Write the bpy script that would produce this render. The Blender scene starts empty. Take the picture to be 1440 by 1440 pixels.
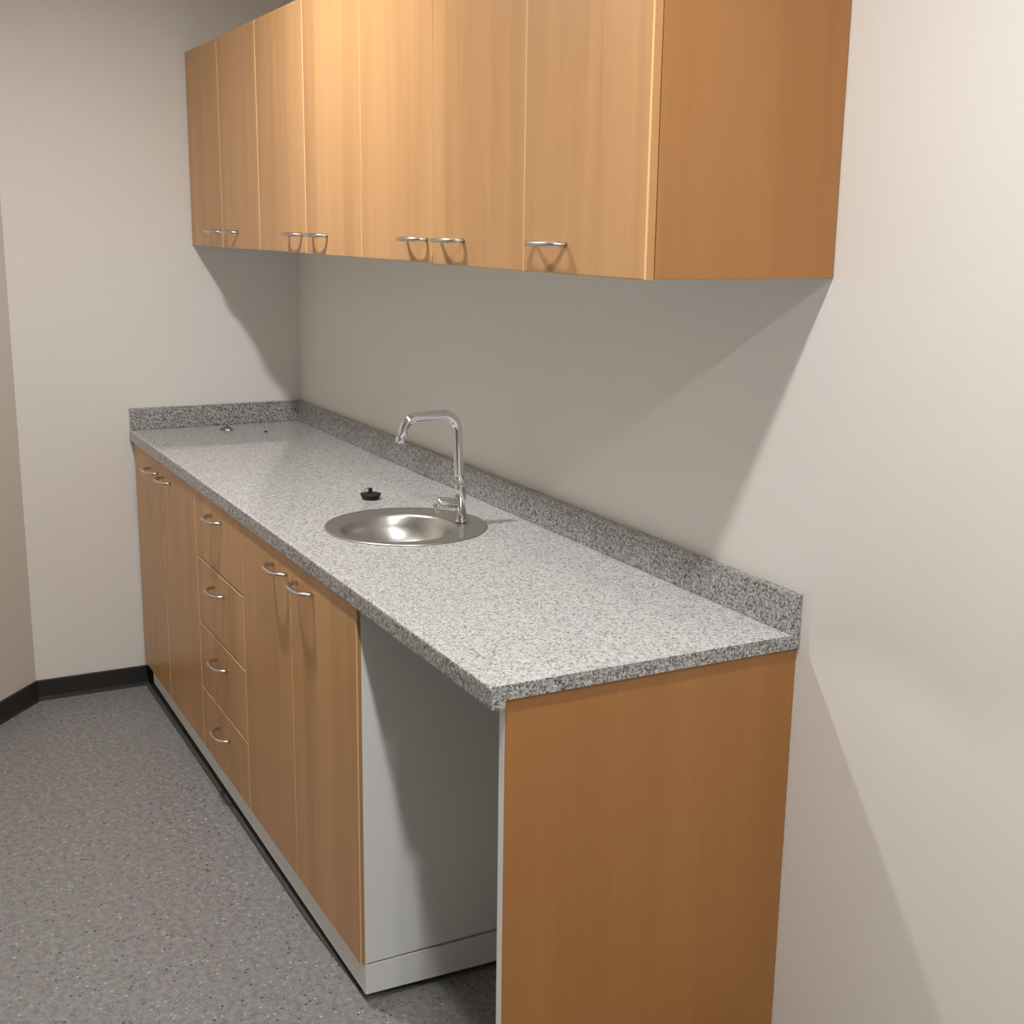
import bpy, bmesh, math, random
from mathutils import Vector, Matrix

random.seed(4)
scene = bpy.context.scene
C = scene.collection

# ------------------------------------------------------------------ camera
F_PX, YAW, PITCH, ROLL = 1775.66, 1.0839, -0.2224, 0.0137
CAM = Vector((4.2883, -1.4162, 1.580))
fw = Vector((-math.sin(YAW)*math.cos(PITCH), math.cos(YAW)*math.cos(PITCH), math.sin(PITCH)))
rt = fw.cross(Vector((0, 0, 1))).normalized(); up = rt.cross(fw)
r2 = rt*math.cos(ROLL) + up*math.sin(ROLL); u2 = -rt*math.sin(ROLL) + up*math.cos(ROLL)
cd = bpy.data.cameras.new('camera'); cam = bpy.data.objects.new('camera', cd); C.objects.link(cam)
cd.sensor_fit = 'HORIZONTAL'; cd.sensor_width = 36.0; cd.lens = F_PX/1440*36
cd.clip_start = 0.02; cd.clip_end = 60
cam.matrix_world = Matrix(((r2.x, u2.x, -fw.x, CAM.x), (r2.y, u2.y, -fw.y, CAM.y), (r2.z, u2.z, -fw.z, CAM.z), (0, 0, 0, 1)))
scene.camera = cam

# ------------------------------------------------------------------ world, lamps, exposure
w = bpy.data.worlds.new('world'); scene.world = w; w.use_nodes = True
w.node_tree.nodes['Background'].inputs[0].default_value = (0.8, 0.85, 0.9, 1)
w.node_tree.nodes['Background'].inputs[1].default_value = 0.02
scene.view_settings.view_transform = 'Standard'; scene.view_settings.look = 'None'
scene.view_settings.gamma = 1; scene.view_settings.use_curve_mapping = False
scene.view_settings.exposure = 0.0
CEIL = 2.50
LAMP_R = 0.050
LAMP_COL = (1.0, 0.98, 0.962)
# (x, y, emission strength): the row of downlights along the counter, the last an added fill lamp out of view
LAMPS = [(1.51, -0.95, 930), (3.21, -0.94, 850), (4.45, -0.92, 830), (6.1, -0.94, 800)]

# ------------------------------------------------------------------ helpers
def mesh_obj(name, bm, mat, parent=None, smooth=False):
    me = bpy.data.meshes.new(name)
    bmesh.ops.recalc_face_normals(bm, faces=bm.faces[:])
    bm.to_mesh(me); bm.free()
    for m in (mat if isinstance(mat, (list, tuple)) else [mat]): me.materials.append(m)
    if smooth:
        for p in me.polygons: p.use_smooth = True
    o = bpy.data.objects.new(name, me); C.objects.link(o)
    if parent: o.parent = parent
    return o

def empty(name, loc=(0, 0, 0)):
    o = bpy.data.objects.new(name, None); C.objects.link(o); o.location = loc
    o.empty_display_size = .05
    return o

def tag(o, label, cat, group=None, kind=None):
    o['label'] = label; o['category'] = cat
    if group: o['group'] = group
    if kind: o['kind'] = kind
    return o

def add_box(bm, x0, x1, y0, y1, z0, z1, bev=0.0, seg=2):
    vs = [bm.verts.new((x, y, z)) for z in (z0, z1) for y in (y0, y1) for x in (x0, x1)]
    f = [bm.faces.new([vs[i] for i in q]) for q in
         ((0, 2, 3, 1), (4, 5, 7, 6), (0, 1, 5, 4), (2, 6, 7, 3), (0, 4, 6, 2), (1, 3, 7, 5))]
    if bev:
        es = list({e for q in f for e in q.edges})
        bmesh.ops.bevel(bm, geom=es, offset=bev, segments=seg, affect='EDGES', profile=.5)

def box(name, mat, x0, x1, y0, y1, z0, z1, bev=0.0, parent=None, seg=2):
    """box given in world coordinates, kept relative to the parent empty"""
    bm = bmesh.new(); d = parent_offset(parent)
    add_box(bm, x0-d.x, x1-d.x, y0-d.y, y1-d.y, z0-d.z, z1-d.z, bev, seg)
    return mesh_obj(name, bm, mat, parent)

def board(name, x0, x1, y0, y1, z0, z1, parent, r=.0028):
    """door or drawer front: wood face, rounded lighter edge band all round"""
    bm = bmesh.new(); d = parent_offset(parent)
    add_box(bm, x0-d.x, x1-d.x, y0-d.y, y1-d.y, z0-d.z, z1-d.z)
    es = [e for e in bm.edges if all(abs(v.co.y-(y0-d.y)) < 1e-6 for v in e.verts)]
    bmesh.ops.bevel(bm, geom=es, offset=r, segments=4, affect='EDGES', profile=.5)
    bmesh.ops.recalc_face_normals(bm, faces=bm.faces[:])
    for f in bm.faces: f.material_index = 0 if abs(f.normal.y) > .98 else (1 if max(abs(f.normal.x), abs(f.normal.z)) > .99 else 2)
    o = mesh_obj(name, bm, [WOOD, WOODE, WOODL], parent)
    return o

def parent_offset(p):
    d = Vector((0, 0, 0))
    while p is not None:
        d = d + p.location; p = p.parent
    return d

def add_tube(bm, pts, rad, n=14, cap=True, flat=1.0):
    pts = [Vector(p) for p in pts]; rings = []
    rad = rad if isinstance(rad, (list, tuple)) else [rad]*len(pts)
    prev = None
    for i, p in enumerate(pts):
        t = (pts[min(i+1, len(pts)-1)] - pts[max(i-1, 0)]).normalized()
        if prev is None:
            a = Vector((0, 0, 1)) if abs(t.z) < .9 else Vector((1, 0, 0))
            prev = t.cross(a).normalized()
        u = (prev - t*prev.dot(t)).normalized(); v = t.cross(u); prev = u
        rings.append([bm.verts.new(p + (u*math.cos(2*math.pi*k/n)*flat + v*math.sin(2*math.pi*k/n))*rad[i]) for k in range(n)])
    for a, b in zip(rings, rings[1:]):
        for k in range(n): bm.faces.new((a[k], a[(k+1) % n], b[(k+1) % n], b[k]))
    if cap:
        bm.faces.new(rings[0][::-1]); bm.faces.new(rings[-1])

def add_lathe(bm, prof, n=64, center=None):
    """prof: list of (r, z) or (r, z, cx, cy) about the local z axis; r=0 closes"""
    rings = []
    for q in prof:
        r, z = q[0], q[1]; cx, cy = (q[2], q[3]) if len(q) > 2 else (0, 0)
        if r < 1e-6: rings.append([bm.verts.new((cx, cy, z))])
        else: rings.append([bm.verts.new((cx+r*math.cos(2*math.pi*k/n), cy+r*math.sin(2*math.pi*k/n), z)) for k in range(n)])
    for a, b in zip(rings, rings[1:]):
        for k in range(n):
            k2 = (k+1) % n
            if len(a) == 1 and len(b) == 1: continue
            if len(a) == 1: bm.faces.new((a[0], b[k], b[k2]))
            elif len(b) == 1: bm.faces.new((a[k], a[k2], b[0]))
            else: bm.faces.new((a[k], a[k2], b[k2], b[k]))

def fillet(pts, rad, n=7):
    """polyline with rounded corners"""
    pts = [Vector(p) for p in pts]; out = [pts[0]]
    for i in range(1, len(pts)-1):
        a, b, c = pts[i-1], pts[i], pts[i+1]; r = rad[i-1]
        u, v = (a-b).normalized(), (c-b).normalized(); ang = u.angle(v)
        t = min(r/math.tan(ang/2), (a-b).length*.49, (c-b).length*.49); r = t*math.tan(ang/2)
        bis = (u+v).normalized(); cen = b + bis*(r/math.sin(ang/2))
        p0, p1 = b+u*t-cen, b+v*t-cen
        for k in range(n+1): out.append(cen + (p0*math.sin((1-k/n)*(math.pi-ang))+p1*math.sin(k/n*(math.pi-ang)))/math.sin(math.pi-ang))
    out.append(pts[-1]); return out

# ------------------------------------------------------------------ materials
def new_mat(name):
    m = bpy.data.materials.new(name); m.use_nodes = True
    nt = m.node_tree; b = nt.nodes['Principled BSDF']
    return m, nt, b, nt.nodes, nt.links

def math_node(N, L, op, a, b=None):
    n = N.new('ShaderNodeMath'); n.operation = op
    for i, v in enumerate((a, b)):
        if v is None: continue
        if isinstance(v, (int, float)): n.inputs[i].default_value = v
        else: L.new(v, n.inputs[i])
    return n.outputs[0]

def mixc(N, L, fac, a, b, blend='MIX'):
    n = N.new('ShaderNodeMix'); n.data_type = 'RGBA'; n.blend_type = blend
    for s, v in ((n.inputs[0], fac), (n.inputs[6], a), (n.inputs[7], b)):
        if isinstance(v, (int, float)): s.default_value = v
        elif isinstance(v, tuple): s.default_value = (*v, 1)
        else: L.new(v, s)
    return n.outputs[2]

def ramp(N, L, src, stops, interp='LINEAR'):
    n = N.new('ShaderNodeValToRGB'); n.color_ramp.interpolation = interp
    e = n.color_ramp.elements
    while len(e) < len(stops): e.new(.5)
    for q, (p, c) in zip(e, stops): q.position = p; q.color = (*c, 1)
    L.new(src, n.inputs[0]); return n.outputs[0]

def plain(name, col, rough=.5, metal=0.0, spec=.5, bump=0.0, bscale=300):
    m, nt, b, N, L = new_mat(name)
    b.inputs['Base Color'].default_value = (*col, 1); b.inputs['Roughness'].default_value = rough
    b.inputs['Metallic'].default_value = metal; b.inputs['Specular IOR Level'].default_value = spec
    geo = N.new('ShaderNodeNewGeometry'); no = N.new('ShaderNodeTexNoise'); no.inputs['Scale'].default_value = bscale
    L.new(geo.outputs['Position'], no.inputs['Vector'])
    L.new(mixc(N, L, no.outputs['Fac'], tuple(c*.97 for c in col), tuple(min(1, c*1.03) for c in col)), b.inputs['Base Color'])
    if bump:
        bp = N.new('ShaderNodeBump'); bp.inputs['Strength'].default_value = bump; bp.inputs['Distance'].default_value = .002
        L.new(no.outputs['Fac'], bp.inputs['Height']); L.new(bp.outputs[0], b.inputs['Normal'])
    return m

def wood_mat(name, dark, mid, light, rough=.38):
    m, nt, b, N, L = new_mat(name)
    geo = N.new('ShaderNodeNewGeometry'); sep = N.new('ShaderNodeSeparateXYZ'); L.new(geo.outputs['Position'], sep.inputs[0])
    oi = N.new('ShaderNodeObjectInfo')
    u = math_node(N, L, 'ADD', sep.outputs[0], sep.outputs[1])
    off = math_node(N, L, 'MULTIPLY', oi.outputs['Random'], 37.0)
    def coord(su, sz, so=1.0):
        c = N.new('ShaderNodeCombineXYZ')
        L.new(math_node(N, L, 'MULTIPLY', u, su), c.inputs[0])
        L.new(math_node(N, L, 'MULTIPLY', sep.outputs[2], sz), c.inputs[1])
        L.new(math_node(N, L, 'MULTIPLY', off, so), c.inputs[2]); return c.outputs[0]
    def noise(v, detail=4, rough_=.55, dist=0.0):
        n = N.new('ShaderNodeTexNoise'); n.inputs['Scale'].default_value = 1; n.inputs['Detail'].default_value = detail
        n.inputs['Roughness'].default_value = rough_; n.inputs['Distortion'].default_value = dist
        L.new(v, n.inputs['Vector']); return n.outputs['Fac']
    broad = noise(coord(17, .9), 3, .5, .4)
    fine = noise(coord(150, 3.0), 5, .65)
    fleck = noise(coord(420, 22.0), 2, .6)
    # lamella strips, each with its own slight tone
    st = math_node(N, L, 'FLOOR', math_node(N, L, 'ADD', math_node(N, L, 'MULTIPLY', u, 10.7), math_node(N, L, 'MULTIPLY', noise(coord(2, .25), 1), .8)))
    wn = N.new('ShaderNodeTexWhiteNoise'); wn.noise_dimensions = '2D'
    cc = N.new('ShaderNodeCombineXYZ'); L.new(st, cc.inputs[0]); L.new(off, cc.inputs[1]); L.new(cc.outputs[0], wn.inputs['Vector'])
    t = math_node(N, L, 'ADD', math_node(N, L, 'MULTIPLY', broad, .55), math_node(N, L, 'MULTIPLY', fine, .22))
    t = math_node(N, L, 'ADD', t, math_node(N, L, 'MULTIPLY', fleck, .08))
    t = math_node(N, L, 'ADD', t, math_node(N, L, 'MULTIPLY', wn.outputs['Value'], .16))
    col = ramp(N, L, t, [(.30, dark), (.50, mid), (.70, light)])
    L.new(col, b.inputs['Base Color'])
    b.inputs['Roughness'].default_value = rough; b.inputs['Specular IOR Level'].default_value = .45
    bp = N.new('ShaderNodeBump'); bp.inputs['Strength'].default_value = .05; bp.inputs['Distance'].default_value = .001
    L.new(fine, bp.inputs['Height']); L.new(bp.outputs[0], b.inputs['Normal'])
    return m

def speckle_mat(name, scale, stops, rough, base_mix=.35, scale2=None, spec=.5):
    """laminate made of small grains, each cell with a tone of its own"""
    m, nt, b, N, L = new_mat(name)
    geo = N.new('ShaderNodeNewGeometry')
    no = N.new('ShaderNodeTexNoise'); no.inputs['Scale'].default_value = scale*1.3; no.inputs['Detail'].default_value = 2
    L.new(geo.outputs['Position'], no.inputs['Vector'])
    warp = mixc(N, L, .004, geo.outputs['Position'], no.outputs['Color'], 'ADD')
    v1 = N.new('ShaderNodeTexVoronoi'); v1.inputs['Scale'].default_value = scale; L.new(warp, v1.inputs['Vector'])
    s1 = N.new('ShaderNodeSeparateColor'); L.new(v1.outputs['Color'], s1.inputs[0])
    v2 = N.new('ShaderNodeTexVoronoi'); v2.inputs['Scale'].default_value = scale2 or scale*2.1; L.new(warp, v2.inputs['Vector'])
    s2 = N.new('ShaderNodeSeparateColor'); L.new(v2.outputs['Color'], s2.inputs[0])
    c1 = ramp(N, L, s1.outputs[0], stops, 'CONSTANT'); c2 = ramp(N, L, s2.outputs[1], stops, 'CONSTANT')
    L.new(mixc(N, L, base_mix, c1, c2), b.inputs['Base Color'])
    b.inputs['Roughness'].default_value = rough; b.inputs['Specular IOR Level'].default_value = spec
    return m

def floor_mat():
    m, nt, b, N, L = new_mat('flecked grey vinyl')
    geo = N.new('ShaderNodeNewGeometry')
    n1 = N.new('ShaderNodeTexNoise'); n1.inputs['Scale'].default_value = 60; n1.inputs['Detail'].default_value = 4
    n1.inputs['Roughness'].default_value = .7; L.new(geo.outputs['Position'], n1.inputs['Vector'])
    base = ramp(N, L, n1.outputs['Fac'], [(.35, (.185, .180, .182)), (.5, (.245, .24, .24)), (.65, (.31, .302, .302))])
    nw = N.new('ShaderNodeTexNoise'); nw.inputs['Scale'].default_value = 300; L.new(geo.outputs['Position'], nw.inputs['Vector'])
    warp = mixc(N, L, .004, geo.outputs['Position'], nw.outputs['Color'], 'ADD')
    col = base
    for sc, lo, hi, thr, c in ((125, .86, .895, .30, (.07, .065, .065)), (140, .92, .95, .30, (.50, .49, .48)),
                               (190, .80, .88, .34, (.14, .135, .135)), (200, .10, .16, .34, (.34, .335, .33)),
                               (160, .30, .34, .30, (.25, .20, .195))):
        v = N.new('ShaderNodeTexVoronoi'); v.inputs['Scale'].default_value = sc; L.new(warp, v.inputs['Vector'])
        s = N.new('ShaderNodeSeparateColor'); L.new(v.outputs['Color'], s.inputs[0])
        a = math_node(N, L, 'GREATER_THAN', s.outputs[0], lo); b2 = math_node(N, L, 'LESS_THAN', s.outputs[0], hi)
        near = math_node(N, L, 'LESS_THAN', v.outputs['Distance'], thr+.12)
        f = math_node(N, L, 'MULTIPLY', math_node(N, L, 'MULTIPLY', a, b2), near)
        col = mixc(N, L, f, col, c)
    L.new(col, b.inputs['Base Color']); b.inputs['Roughness'].default_value = .42; b.inputs['Specular IOR Level'].default_value = .35
    bp = N.new('ShaderNodeBump'); bp.inputs['Strength'].default_value = .08; bp.inputs['Distance'].default_value = .002
    L.new(n1.outputs['Fac'], bp.inputs['Height']); L.new(bp.outputs[0], b.inputs['Normal'])
    return m

def brushed(name, col, rough):
    m, nt, b, N, L = new_mat(name)
    b.inputs['Metallic'].default_value = 1; b.inputs['Roughness'].default_value = rough
    geo = N.new('ShaderNodeNewGeometry'); no = N.new('ShaderNodeTexNoise'); no.inputs['Scale'].default_value = 40
    L.new(geo.outputs['Position'], no.inputs['Vector'])
    L.new(mixc(N, L, no.outputs['Fac'], tuple(c*.97 for c in col), tuple(min(1, c*1.03) for c in col)), b.inputs['Base Color'])
    return m

WALL = plain('warm white wall paint', (.80, .772, .725), .75, spec=.25, bump=.06, bscale=180)
WALLP = plain('pinkish beige wall paint', (.68, .635, .575), .75, spec=.25, bump=.06, bscale=180)
CEILM = plain('white ceiling paint', (.86, .85, .83), .85, spec=.2)
WOOD = wood_mat('beech laminate', (.46, .245, .097), (.54, .295, .122), (.61, .35, .152))
WOODE = wood_mat('beech edge band', (.44, .225, .078), (.50, .265, .10), (.55, .30, .12))
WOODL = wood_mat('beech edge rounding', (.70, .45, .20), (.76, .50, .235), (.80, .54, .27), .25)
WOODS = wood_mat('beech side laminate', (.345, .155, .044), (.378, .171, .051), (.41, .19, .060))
WHITE = plain('white melamine', (.80, .81, .78), .45, spec=.4)
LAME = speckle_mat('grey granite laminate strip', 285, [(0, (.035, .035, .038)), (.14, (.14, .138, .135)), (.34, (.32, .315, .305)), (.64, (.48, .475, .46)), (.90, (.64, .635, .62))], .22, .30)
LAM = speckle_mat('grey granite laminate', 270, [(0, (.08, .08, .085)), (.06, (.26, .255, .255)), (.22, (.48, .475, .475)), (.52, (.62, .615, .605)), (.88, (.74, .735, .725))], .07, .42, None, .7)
FLOOR = floor_mat()
BASEB = plain('dark grey vinyl skirting', (.028, .026, .025), .5, spec=.3)
STEEL = brushed('brushed stainless steel', (.59, .58, .555), .31)
HANDLE = brushed('satin nickel', (.62, .58, .54), .26)
CHROME = plain('polished chrome', (.76, .775, .79), .05, 1.0)
RUBBER = plain('black rubber', (.008, .0075, .007), .55)
GAP_SHADE = plain('dark gap shade', (.085, .081, .074), .7, spec=.2)  # shade of the gap under the plinth, put into a colour
DARK = plain('dark gap filler', (.03, .03, .03), .8)
FILM = plain('crumpled grey film', (.13, .125, .15), .12, spec=.9)
TRIMW = plain('white enamel trim', (.8, .8, .78), .4)
EMIT = {}
def emitter(st):
    if st not in EMIT:
        m, nt, b, N, L = new_mat('lit downlight lens')
        b.inputs['Base Color'].default_value = (.8, .8, .8, 1)
        b.inputs['Emission Color'].default_value = (*LAMP_COL, 1); b.inputs['Emission Strength'].default_value = st
        EMIT[st] = m
    return EMIT[st]

# ------------------------------------------------------------------ room shell
def structure(name, bm, mat):
    o = mesh_obj(name, bm, mat); o['kind'] = 'structure'; return o

RX, RY = 7.4, -5.2
KY = -0.947                                       # the left wall ends here, the slanted wall begins
DV = Vector((0.166, -0.144, 0)).normalized()      # its direction
DL = (KY - RY)/-DV.y
DX = DV.x*DL
bm = bmesh.new(); add_box(bm, -.15, RX+.15, RY-.15, .15, -.1, 0); structure('floor', bm, FLOOR)
bm = bmesh.new(); add_box(bm, -.15, RX+.15, RY-.15, .15, CEIL, CEIL+.1); structure('ceiling', bm, CEILM)
bm = bmesh.new(); add_box(bm, -.12, RX+.12, 0, .12, 0, CEIL); structure('wall_back', bm, WALL)
bm = bmesh.new(); add_box(bm, -.12, 0, KY-.05, 0, 0, CEIL); structure('wall_left', bm, WALL)
bm = bmesh.new(); add_box(bm, RX, RX+.12, RY, 0, 0, CEIL); structure('wall_right', bm, WALL)
bm = bmesh.new(); add_box(bm, DX-.1, RX+.12, RY-.12, RY, 0, CEIL); structure('wall_front', bm, WALL)
def slab_along(p, d, ln, th, z0, z1):
    """slab whose room face runs from p along d, thickness th away from the room"""
    n = Vector((d.y, -d.x, 0))       # to the left-outer side
    if n.x > 0: n = -n
    bm = bmesh.new(); q = [p, p+d*ln, p+d*ln+n*th, p+n*th]
    lo = [bm.verts.new((v.x, v.y, z0)) for v in q]; hi = [bm.verts.new((v.x, v.y, z1)) for v in q]
    bm.faces.new(lo[::-1]); bm.faces.new(hi)
    for i in range(4): bm.faces.new((lo[i], lo[(i+1) % 4], hi[(i+1) % 4], hi[i]))
    return bm
structure('wall_slanted', slab_along(Vector((0, KY, 0)), DV, DL, .12, 0, CEIL), WALLP)
# skirting with a small coved foot
BH, BT = .070, .006
def skirting(name, p, d, ln):
    n = Vector((-d.y, d.x, 0))       # into the room
    prof = [(0, BH), (BT*.5, BH), (BT, BH-.003), (BT, .012), (BT+.003, .004), (BT+.008, .0), (0, 0)]
    bm = bmesh.new(); rings = []
    for t, trim in ((0, 1), (ln, -1)):
        rings.append([bm.verts.new((p.x+d.x*t+n.x*a, p.y+d.y*t+n.y*a, z)) for a, z in prof])
    k = len(prof)
    for i in range(k): bm.faces.new((rings[0][i], rings[0][(i+1) % k], rings[1][(i+1) % k], rings[1][i]))
    bm.faces.new(rings[0]); bm.faces.new(rings[1][::-1])
    return structure(name, bm, BASEB)
skirting('baseboard_left', Vector((0, -.02, 0)), Vector((0, -1, 0)), -KY-.02)
skirting('baseboard_slanted', Vector((0, KY, 0)), DV, DL-.02)
skirting('baseboard_back', Vector((RX-.01, 0, 0)), Vector((-1, 0, 0)), RX-.01-2.72)
skirting('baseboard_right', Vector((RX, RY+.01, 0)), Vector((0, 1, 0)), -RY-.02)
skirting('baseboard_front', Vector((DX+.05, RY, 0)), Vector((1, 0, 0)), RX-DX-.06)

# ------------------------------------------------------------------ downlights
LAMP_LABEL = ['round recessed downlight in the ceiling over the sink', 'round recessed downlight in the ceiling just past the right end of the wall cabinets',
              'round recessed downlight in the ceiling, third along the counter row',
              'unseen fill lamp added in the ceiling nearest the right wall, shaped as a round downlight']
def downlight(i, x, y, st):
    t = empty('recessed_downlight', (x, y, CEIL)); tag(t, LAMP_LABEL[i], 'ceiling lamp', 'recessed downlights')
    bm = bmesh.new()
    add_lathe(bm, [(LAMP_R, -.001), (LAMP_R+.002, -.008), (LAMP_R+.022, -.006), (LAMP_R+.026, -.0005)], 48)
    mesh_obj('trim_ring', bm, TRIMW, t, True)
    bm = bmesh.new(); add_lathe(bm, [(0, -.004), (LAMP_R, -.004), (LAMP_R, -.001), (0, -.001)], 48)
    mesh_obj('lens', bm, emitter(st), t)
for i, (x, y, s) in enumerate(LAMPS): downlight(i, x, y, s)

# ------------------------------------------------------------------ the bow handle (shared mesh)
def handle_mesh():
    bm = bmesh.new(); pts = []
    a, b, n = .050, .031, 22
    for k in range(n+1):
        th = math.pi*k/n
        c, s = math.cos(th), math.sin(th)
        pts.append((-a*math.copysign(abs(c)**.86, c), -b*abs(s)**.80, 0))
    pts[0] = (-a, .001, 0); pts[-1] = (a, .001, 0)
    add_tube(bm, pts, .0047, 14, True, 1.35)
    me = bpy.data.meshes.new('bow_handle'); bmesh.ops.recalc_face_normals(bm, faces=bm.faces[:]); bm.to_mesh(me); bm.free()
    me.materials.append(HANDLE)
    for p in me.polygons: p.use_smooth = True
    return me
HM = handle_mesh()
def handle(x, y, z, parent):
    o = bpy.data.objects.new('handle', HM); C.objects.link(o); o.parent = parent
    o.location = Vector((x, y, z)) - parent_offset(parent)
    return o

# ------------------------------------------------------------------ wall cabinets
U, UC, ZB, ZT = -.363, -.3445, 1.5058, 2.112
UX = [.007, .390, .778, 1.174, 1.5585, 1.945, 2.3275, 2.7055]
UH = [.322, .505, 1.092, 1.279, 1.868, 2.037, 2.422]
UDZ = [0, 0, .0005, 0, 0, -.0020, -.0012]
UL = ['two-door beech wall cabinet against the left wall, farthest from the camera', 'two-door beech wall cabinet second from the left wall',
      'two-door beech wall cabinet above the sink and tap', 'narrow single-door beech wall cabinet at the right end of the row']
def wall_cabinet(i, doors, x0, x1):
    t = empty('wall_cabinet', (x0, 0, ZB)); tag(t, UL[i], 'cabinet', 'wall cabinets above the counter')
    bm = bmesh.new(); th = .018
    for (a, b) in ((0, th), (x1-x0-th, x1-x0)): add_box(bm, a, b, UC, -.001, 0, ZT-ZB-.001, .0006, 1)
    add_box(bm, th, x1-x0-th, UC+.001, -.001, 0.0005, th); add_box(bm, th, x1-x0-th, UC+.001, -.001, ZT-ZB-th-.001, ZT-ZB-.001)
    add_box(bm, th, x1-x0-th, -.02, -.012, th, ZT-ZB-th-.001)
    add_box(bm, th, x1-x0-th, UC+.03, -.02, .30, .316)
    bmesh.ops.recalc_face_normals(bm, faces=bm.faces[:])
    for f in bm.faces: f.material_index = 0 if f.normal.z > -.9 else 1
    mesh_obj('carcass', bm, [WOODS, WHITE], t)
    for k in doors:
        a, b = UX[k], UX[k+1]
        d = board('door', a+.0014, b-.0014 if k < 6 else b, U, UC-.0022, ZB+.0002+UDZ[k], ZT+UDZ[k], t)
        handle(UH[k], U, 1.5525, d)
wall_cabinet(0, (0, 1), UX[0], UX[2]-.0005); wall_cabinet(1, (2, 3), UX[2]+.0005, UX[4]-.0005)
wall_cabinet(2, (4, 5), UX[4]+.0005, UX[6]-.0005); wall_cabinet(3, (6,), UX[6]+.0005, UX[7])

# ------------------------------------------------------------------ base cabinets
YD, YC, ZD, ZC = -.5908, -.5807, .0925, .8745
ZDT = .860
BXL = .028
def base_cabinet(x0, x1, label):
    t = empty('base_cabinet', (x0, 0, ZD)); tag(t, label, 'cabinet', 'base cabinets under the counter')
    bm = bmesh.new(); th = .018; w = x1-x0; h = ZC-ZD
    for (a, b) in ((0, th), (w-th, w)): add_box(bm, a, b, YC, -.03, 0, h, .0006, 1)
    add_box(bm, th, w-th, YC, -.03, 0, th); add_box(bm, th, w-th, -.05, -.042, th, h)
    add_box(bm, th, w-th, YC, YC+.09, h-th, h)
    mesh_obj('carcass', bm, WHITE, t)
    return t
def front(name, x0, x1, z0, z1, parent, hx, hz, e=.0012):
    d = board(name, x0+e, x1-e, YD, YC-.0006, z0, z1, parent, .0028)
    handle(hx, YD, hz, d); return d
t = base_cabinet(BXL, .8355, 'two-door beech base cabinet against the left wall, left of the drawers')
front('door', .033, .418, ZD, ZDT, t, .327, .818); front('door', .418, .836, ZD, ZDT, t, .496, .818)
t = base_cabinet(.8365, 1.2995, 'beech drawer cabinet with four stacked drawers between two door cabinets')
zs = [ZD, .2785, .474, .669, ZDT]
for k in range(4):
    front('drawer', .836, 1.300, zs[k]+(.0016 if k else 0), zs[k+1]-(.0016 if k < 3 else 0), t, 1.066, (.213, .414, .619, .818)[k])
t = base_cabinet(1.3005, 2.0910, 'two-door beech base cabinet below the sink, beside the open space')
front('door', 1.300, 1.6845, ZD, ZDT, t, 1.612, .819); front('door', 1.6845, 2.0915, ZD, ZDT, t, 1.785, .819, .0012)

# plinth under the base cabinets, its foot a little off the floor
t = empty('plinth', (.03, YC, 0)); tag(t, 'long white kickboard plinth under the row of base cabinets', 'plinth')
def prism(name, pts_lo, pts_hi, mat, parent):
    bm = bmesh.new(); d = parent_offset(parent)
    lo = [bm.verts.new(Vector(p)-d) for p in pts_lo]; hi = [bm.verts.new(Vector(p)-d) for p in pts_hi]
    bm.faces.new(lo[::-1]); bm.faces.new(hi); k = len(lo)
    for i in range(k): bm.faces.new((lo[i], lo[(i+1) % k], hi[(i+1) % k], hi[i]))
    return mesh_obj(name, bm, mat, parent)
PZ = ZD-.0012
PL = .105
prism('front_board', [(PL, YC, .040), (2.0925, YC, .023), (2.0767, YC+.0158, .023), (PL, YC+.0158, .040)],
      [(PL, YC, PZ), (2.0925, YC, PZ), (2.0767, YC+.0158, PZ), (PL, YC+.0158, PZ)], WHITE, t)
prism('side_board', [(2.0767, YC+.0160, .023), (2.0925, YC+.0002, .023), (2.0925, -.03, .010), (2.0767, -.03, .010)],
      [(2.0767, YC+.0160, PZ-.004), (2.0925, YC+.0002, PZ-.004), (2.0925, -.03, PZ-.004), (2.0767, -.03, PZ-.004)], WHITE, t)
prism('gap_shade_strip', [(.015, YC-.009, .0), (1.75, YC-.007, .0), (2.04, YC+.004, .0), (2.04, YC+.03, .0), (.015, YC+.03, .0)],  # dark strip added to deepen the shade in the gap below the boards
      [(.015, YC-.007, .005), (1.75, YC-.005, .005), (2.04, YC+.005, .005), (2.04, YC+.03, .005), (.015, YC+.03, .005)], GAP_SHADE, t)['label'] = 'dark strip added to deepen the shade under the plinth'
for x in (.25, .78, 1.31, 2.0):
    for y in (-.52, -.12):
        bm = bmesh.new(); d = parent_offset(t)
        bmesh.ops.create_cone(bm, cap_ends=True, segments=16, radius1=.022, radius2=.016, depth=PZ, matrix=Matrix.Translation(Vector((x, y, PZ/2))-d))
        mesh_obj('foot', bm, DARK, t)

# end panel at the right of the open space: white board with a beech face outside
PX0, PX1, PY = 2.6570, 2.6760, -.570
t = empty('end_panel', (PX0, -.3, 0)); tag(t, 'beech end panel with a white front edge under the right end of the counter', 'panel')
box('board', WHITE, PX0, PX1-.0012, PY, -.0008, 0.0, .8755, .0005, t, 1)['label'] = 'white board with a white front edge'
box('facing', WOODS, PX1-.0010, PX1, PY+.0004, -.0010, 0.0, .8752, 0, t)['label'] = 'beech laminate outer face'

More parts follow.
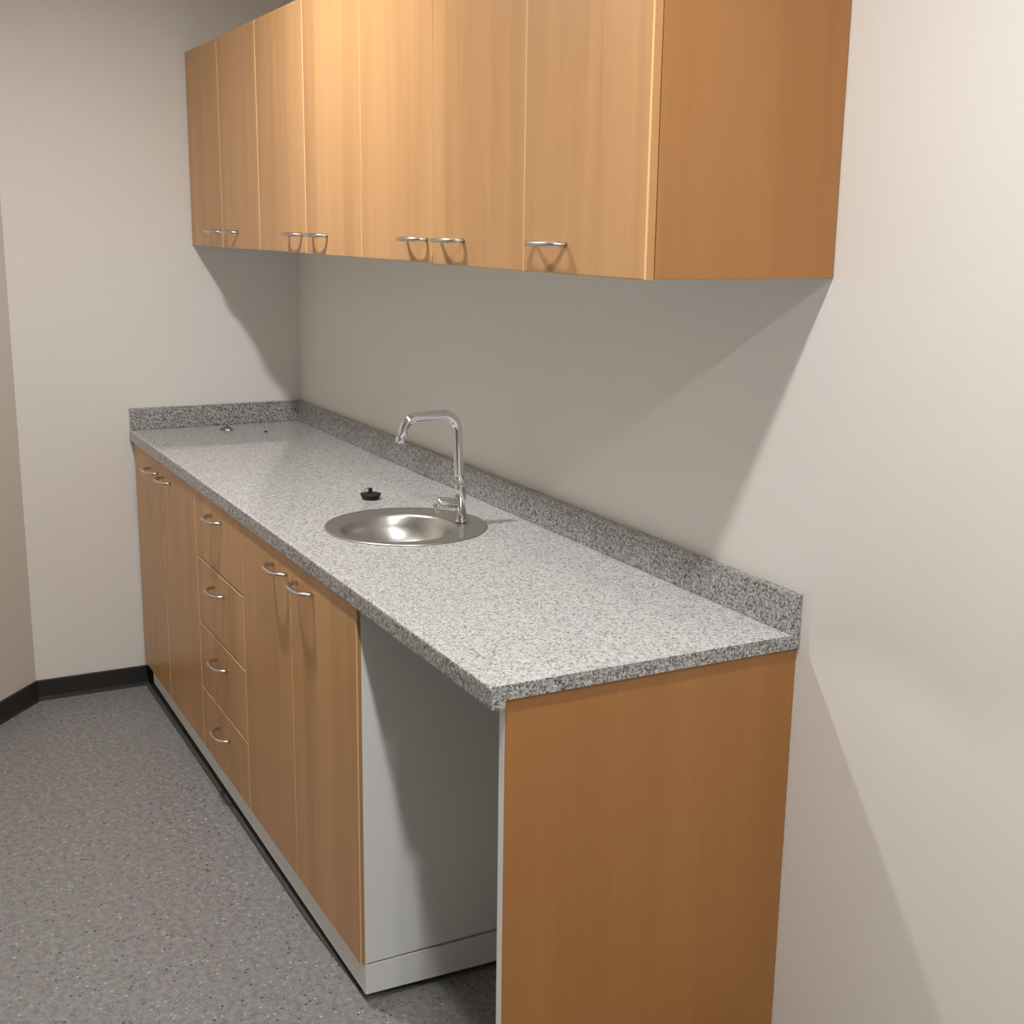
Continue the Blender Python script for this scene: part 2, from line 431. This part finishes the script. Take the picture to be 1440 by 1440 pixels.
# ------------------------------------------------------------------ worktop and splashbacks
H, D, LX, LIPB = .9006, -.598, 2.684, .8627
SC = Vector((1.666, -.304)); SR = .188            # sink rim
BC = Vector((1.670, -.325)); BR = .134            # its bowl
bm = bmesh.new()
prof = [(-.002, H), (D+.006, H), (D+.0028, H-.0008), (D+.0008, H-.0028), (D, H-.006), (D, LIPB+.004), (D+.0012, LIPB+.0012), (D+.004, LIPB),
        (D+.024, LIPB), (D+.026, LIPB+.002), (D+.026, H-.0248), (-.002, H-.0248)]
lip = [(D, H-.0248)] + prof[5:11]
prof = prof[:4] + [(D, H-.006), (D, H-.0248), (-.002, H-.0248)]
ra = [bm.verts.new((.001, y, z)) for y, z in prof]; rb = [bm.verts.new((LX, y, z)) for y, z in prof]
for i in range(len(prof)):
    j = (i+1) % len(prof); bm.faces.new((ra[i], ra[j], rb[j], rb[i]))
bm.faces.new(ra); bm.faces.new(rb[::-1])
bmesh.ops.recalc_face_normals(bm, faces=bm.faces[:])
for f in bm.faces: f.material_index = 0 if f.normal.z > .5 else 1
top = mesh_obj('worktop', bm, [LAM, LAME])
bm = bmesh.new(); bmesh.ops.create_cone(bm, cap_ends=True, segments=64, radius1=.181, radius2=.181, depth=.2, matrix=Matrix.Translation((SC.x, SC.y, H)))
cut = mesh_obj('cutter', bm, LAM)
md = top.modifiers.new('b', 'BOOLEAN'); md.operation = 'DIFFERENCE'; md.object = cut; md.solver = 'EXACT'
dg = bpy.context.evaluated_depsgraph_get(); me = bpy.data.meshes.new_from_object(top.evaluated_get(dg))
top.modifiers.clear(); top.data = me; bpy.data.objects.remove(cut)
tag(top, 'long grey speckled granite-look worktop with a round sink cut into it', 'worktop')
bm = bmesh.new(); ra = [bm.verts.new((.001, y, z)) for y, z in lip]; rb = [bm.verts.new((LX, y, z)) for y, z in lip]
for i in range(len(lip)):
    j = (i+1) % len(lip); bm.faces.new((ra[i], ra[j], rb[j], rb[i]))
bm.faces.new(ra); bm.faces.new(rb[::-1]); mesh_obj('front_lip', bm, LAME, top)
HS, ST = .0713, .0200
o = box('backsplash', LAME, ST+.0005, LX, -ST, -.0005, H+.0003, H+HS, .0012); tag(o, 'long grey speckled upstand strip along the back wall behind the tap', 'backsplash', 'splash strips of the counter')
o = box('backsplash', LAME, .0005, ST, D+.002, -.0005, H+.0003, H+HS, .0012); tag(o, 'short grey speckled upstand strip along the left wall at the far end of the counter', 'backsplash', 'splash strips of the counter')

# ------------------------------------------------------------------ round sink
t = empty('round_sink', (SC.x, SC.y, H)); tag(t, 'round stainless steel sink bowl with a wide rim, set in the grey worktop', 'sink')
o2 = BC-SC
bm = bmesh.new()
prof = [(SR-.004, .0004), (SR, .0004), (SR+.0002, .0016), (SR-.0012, .0034), (SR-.004, .0042), (SR-.008, .0036), (SR-.011, .0026)]
full = [(r, z, 0, 0) for r, z in prof]
full += [(SR-.022, .0024, o2.x*.25, o2.y*.25)]
full += [(BR+.008, .0018, o2.x, o2.y), (BR+.003, .0010, o2.x, o2.y), (BR, -.0015, o2.x, o2.y), (BR-.003, -.006, o2.x, o2.y)]
dep = .108
for k in range(1, 19):
    a = .12 + k/18*(math.pi/2-.12)
    full.append(((BR-.004)*math.cos(a) if k < 18 else .030, -.006-(dep-.006)*math.sin(a)**1.0, o2.x, o2.y))
mesh_obj('basin', bm if add_lathe(bm, full, 96) is None else bm, STEEL, t, True)
bm = bmesh.new(); add_lathe(bm, [(.034, -dep-.0005, o2.x, o2.y), (.032, -dep+.003, o2.x, o2.y), (.026, -dep+.002, o2.x, o2.y), (.022, -dep-.012, o2.x, o2.y), (0, -dep-.012, o2.x, o2.y)], 32)
mesh_obj('drain', bm, CHROME, t, True)

# ------------------------------------------------------------------ tap
TB = Vector((1.684, -.1715, H+.0032))
t = empty('kitchen_tap', TB); tag(t, 'tall chrome mixer tap with an angular swan neck standing on the sink rim', 'tap')
lean = Vector((-.006, -.050, 1)).normalized()
bm = bmesh.new(); add_lathe(bm, [(0, 0), (.0150, 0), (.0155, .002), (.0152, .0045), (.0145, .006), (0, .006)], 40); mesh_obj('base_ring', bm, CHROME, t, True)
bm = bmesh.new(); zz = [.004, .062, .066, .070, .084, .088, .090]; rr = [.0130, .0130, .0136, .0136, .0134, .0128, .0115]
add_tube(bm, [lean*z for z in zz], rr, 32); mesh_obj('body', bm, CHROME, t, True)
bm = bmesh.new(); rp = .0113
neck = [lean*.086, lean*.2570, lean*.2570+Vector((-.007, -.121, -.007)), lean*.2570+Vector((-.009, -.137, -.061))]
pts = fillet(neck, [.038, .034], 12)
dl = (pts[1]-pts[0]); pts = [pts[0]+dl*k/5 for k in range(5)] + pts[1:]
add_tube(bm, pts, rp, 28); mesh_obj('spout', bm, CHROME, t, True)
e1 = neck[-1]; ed = (neck[-1]-neck[-2]).normalized()
bm = bmesh.new(); add_tube(bm, [e1-ed*.012, e1-ed*.011, e1+ed*.001, e1+ed*.0015], [.0114, .0120, .0120, .0108], 28); mesh_obj('aerator', bm, CHROME, t, True)
hd = Vector((-.25, -1, .10)).normalized(); h0 = lean*.043
bm = bmesh.new(); add_tube(bm, [h0, h0+hd*.016, h0+hd*.018, h0+hd*.050, h0+hd*.055, h0+hd*.057], [.0110, .0110, .0128, .0128, .0118, .0080], 28)
knob = mesh_obj('control_knob', bm, CHROME, t, True)
bm = bmesh.new(); l0 = h0+hd*.053
add_tube(bm, [l0+Vector((0, 0, -.004)), l0+Vector((.004, -.012, -.007)), l0+Vector((.020, -.014, -.013)), l0+Vector((.034, -.013, -.017))], [.0030, .0036, .0032, .0026], 12)
mesh_obj('lever', bm, CHROME, knob, True)

# ------------------------------------------------------------------ plug and loose scraps on the worktop
t = empty('sink_plug', (1.352, -.268, H)); tag(t, 'round black rubber sink plug lying on the worktop left of the sink', 'plug')
bm = bmesh.new(); add_lathe(bm, [(0, 0), (.0205, 0), (.0215, .001), (.0245, .0105), (.0262, .0112), (.0264, .0135), (.0250, .0148), (.012, .0165), (0, .0168)], 40)
mesh_obj('stopper', bm, RUBBER, t, True)
bm = bmesh.new(); add_box(bm, -.0045, .0045, -.0055, .0035, .014, .0290, .0015); mesh_obj('lug', bm, RUBBER, t)
bm = bmesh.new(); ring = [(.0005+.0, -.010+.0085*math.cos(a), .0205+.0075*math.sin(a)) for a in [2*math.pi*k/20 for k in range(21)]]
add_tube(bm, ring, .0014, 8, False); mesh_obj('ring', bm, CHROME, t, True)

# small crumpled piece of film with a loose tail, beside the left upstand
bm = bmesh.new(); nx, ny = 16, 10; g = []
for j in range(ny+1):
    row = []
    for i in range(nx+1):
        a = i/nx-.5; b = j/ny-.5
        wz = max(0.0, 1-(2*a)**2)*max(0.0, 1-(2*b)**2)
        row.append(bm.verts.new((b*.034+a*.012, a*.046*(1-.35*abs(b)), .0006+wz*(.005+.013*random.random()) )))
    g.append(row)
for j in range(ny):
    for i in range(nx): bm.faces.new((g[j][i], g[j][i+1], g[j+1][i+1], g[j+1][i]))
o = mesh_obj('plastic_scrap', bm, FILM); o.location = (.135, -.306, H+.0003)
sm = o.modifiers.new('s', 'SOLIDIFY'); sm.thickness = .0006
tag(o, 'small crumpled shiny grey plastic scrap on the worktop near the left upstand', 'scrap')
bm = bmesh.new(); add_lathe(bm, [(0, 0), (.0045, 0), (.0050, .001), (.0046, .0035), (.003, .0048), (0, .005)], 20)  # tiny round black cap lying loose
o = mesh_obj('small_black_cap', bm, RUBBER, None, True); o.location = (.230, -.199, H+.0003)
tag(o, 'tiny black cap on the worktop right of the crumpled scrap, by the corner', 'pellet')
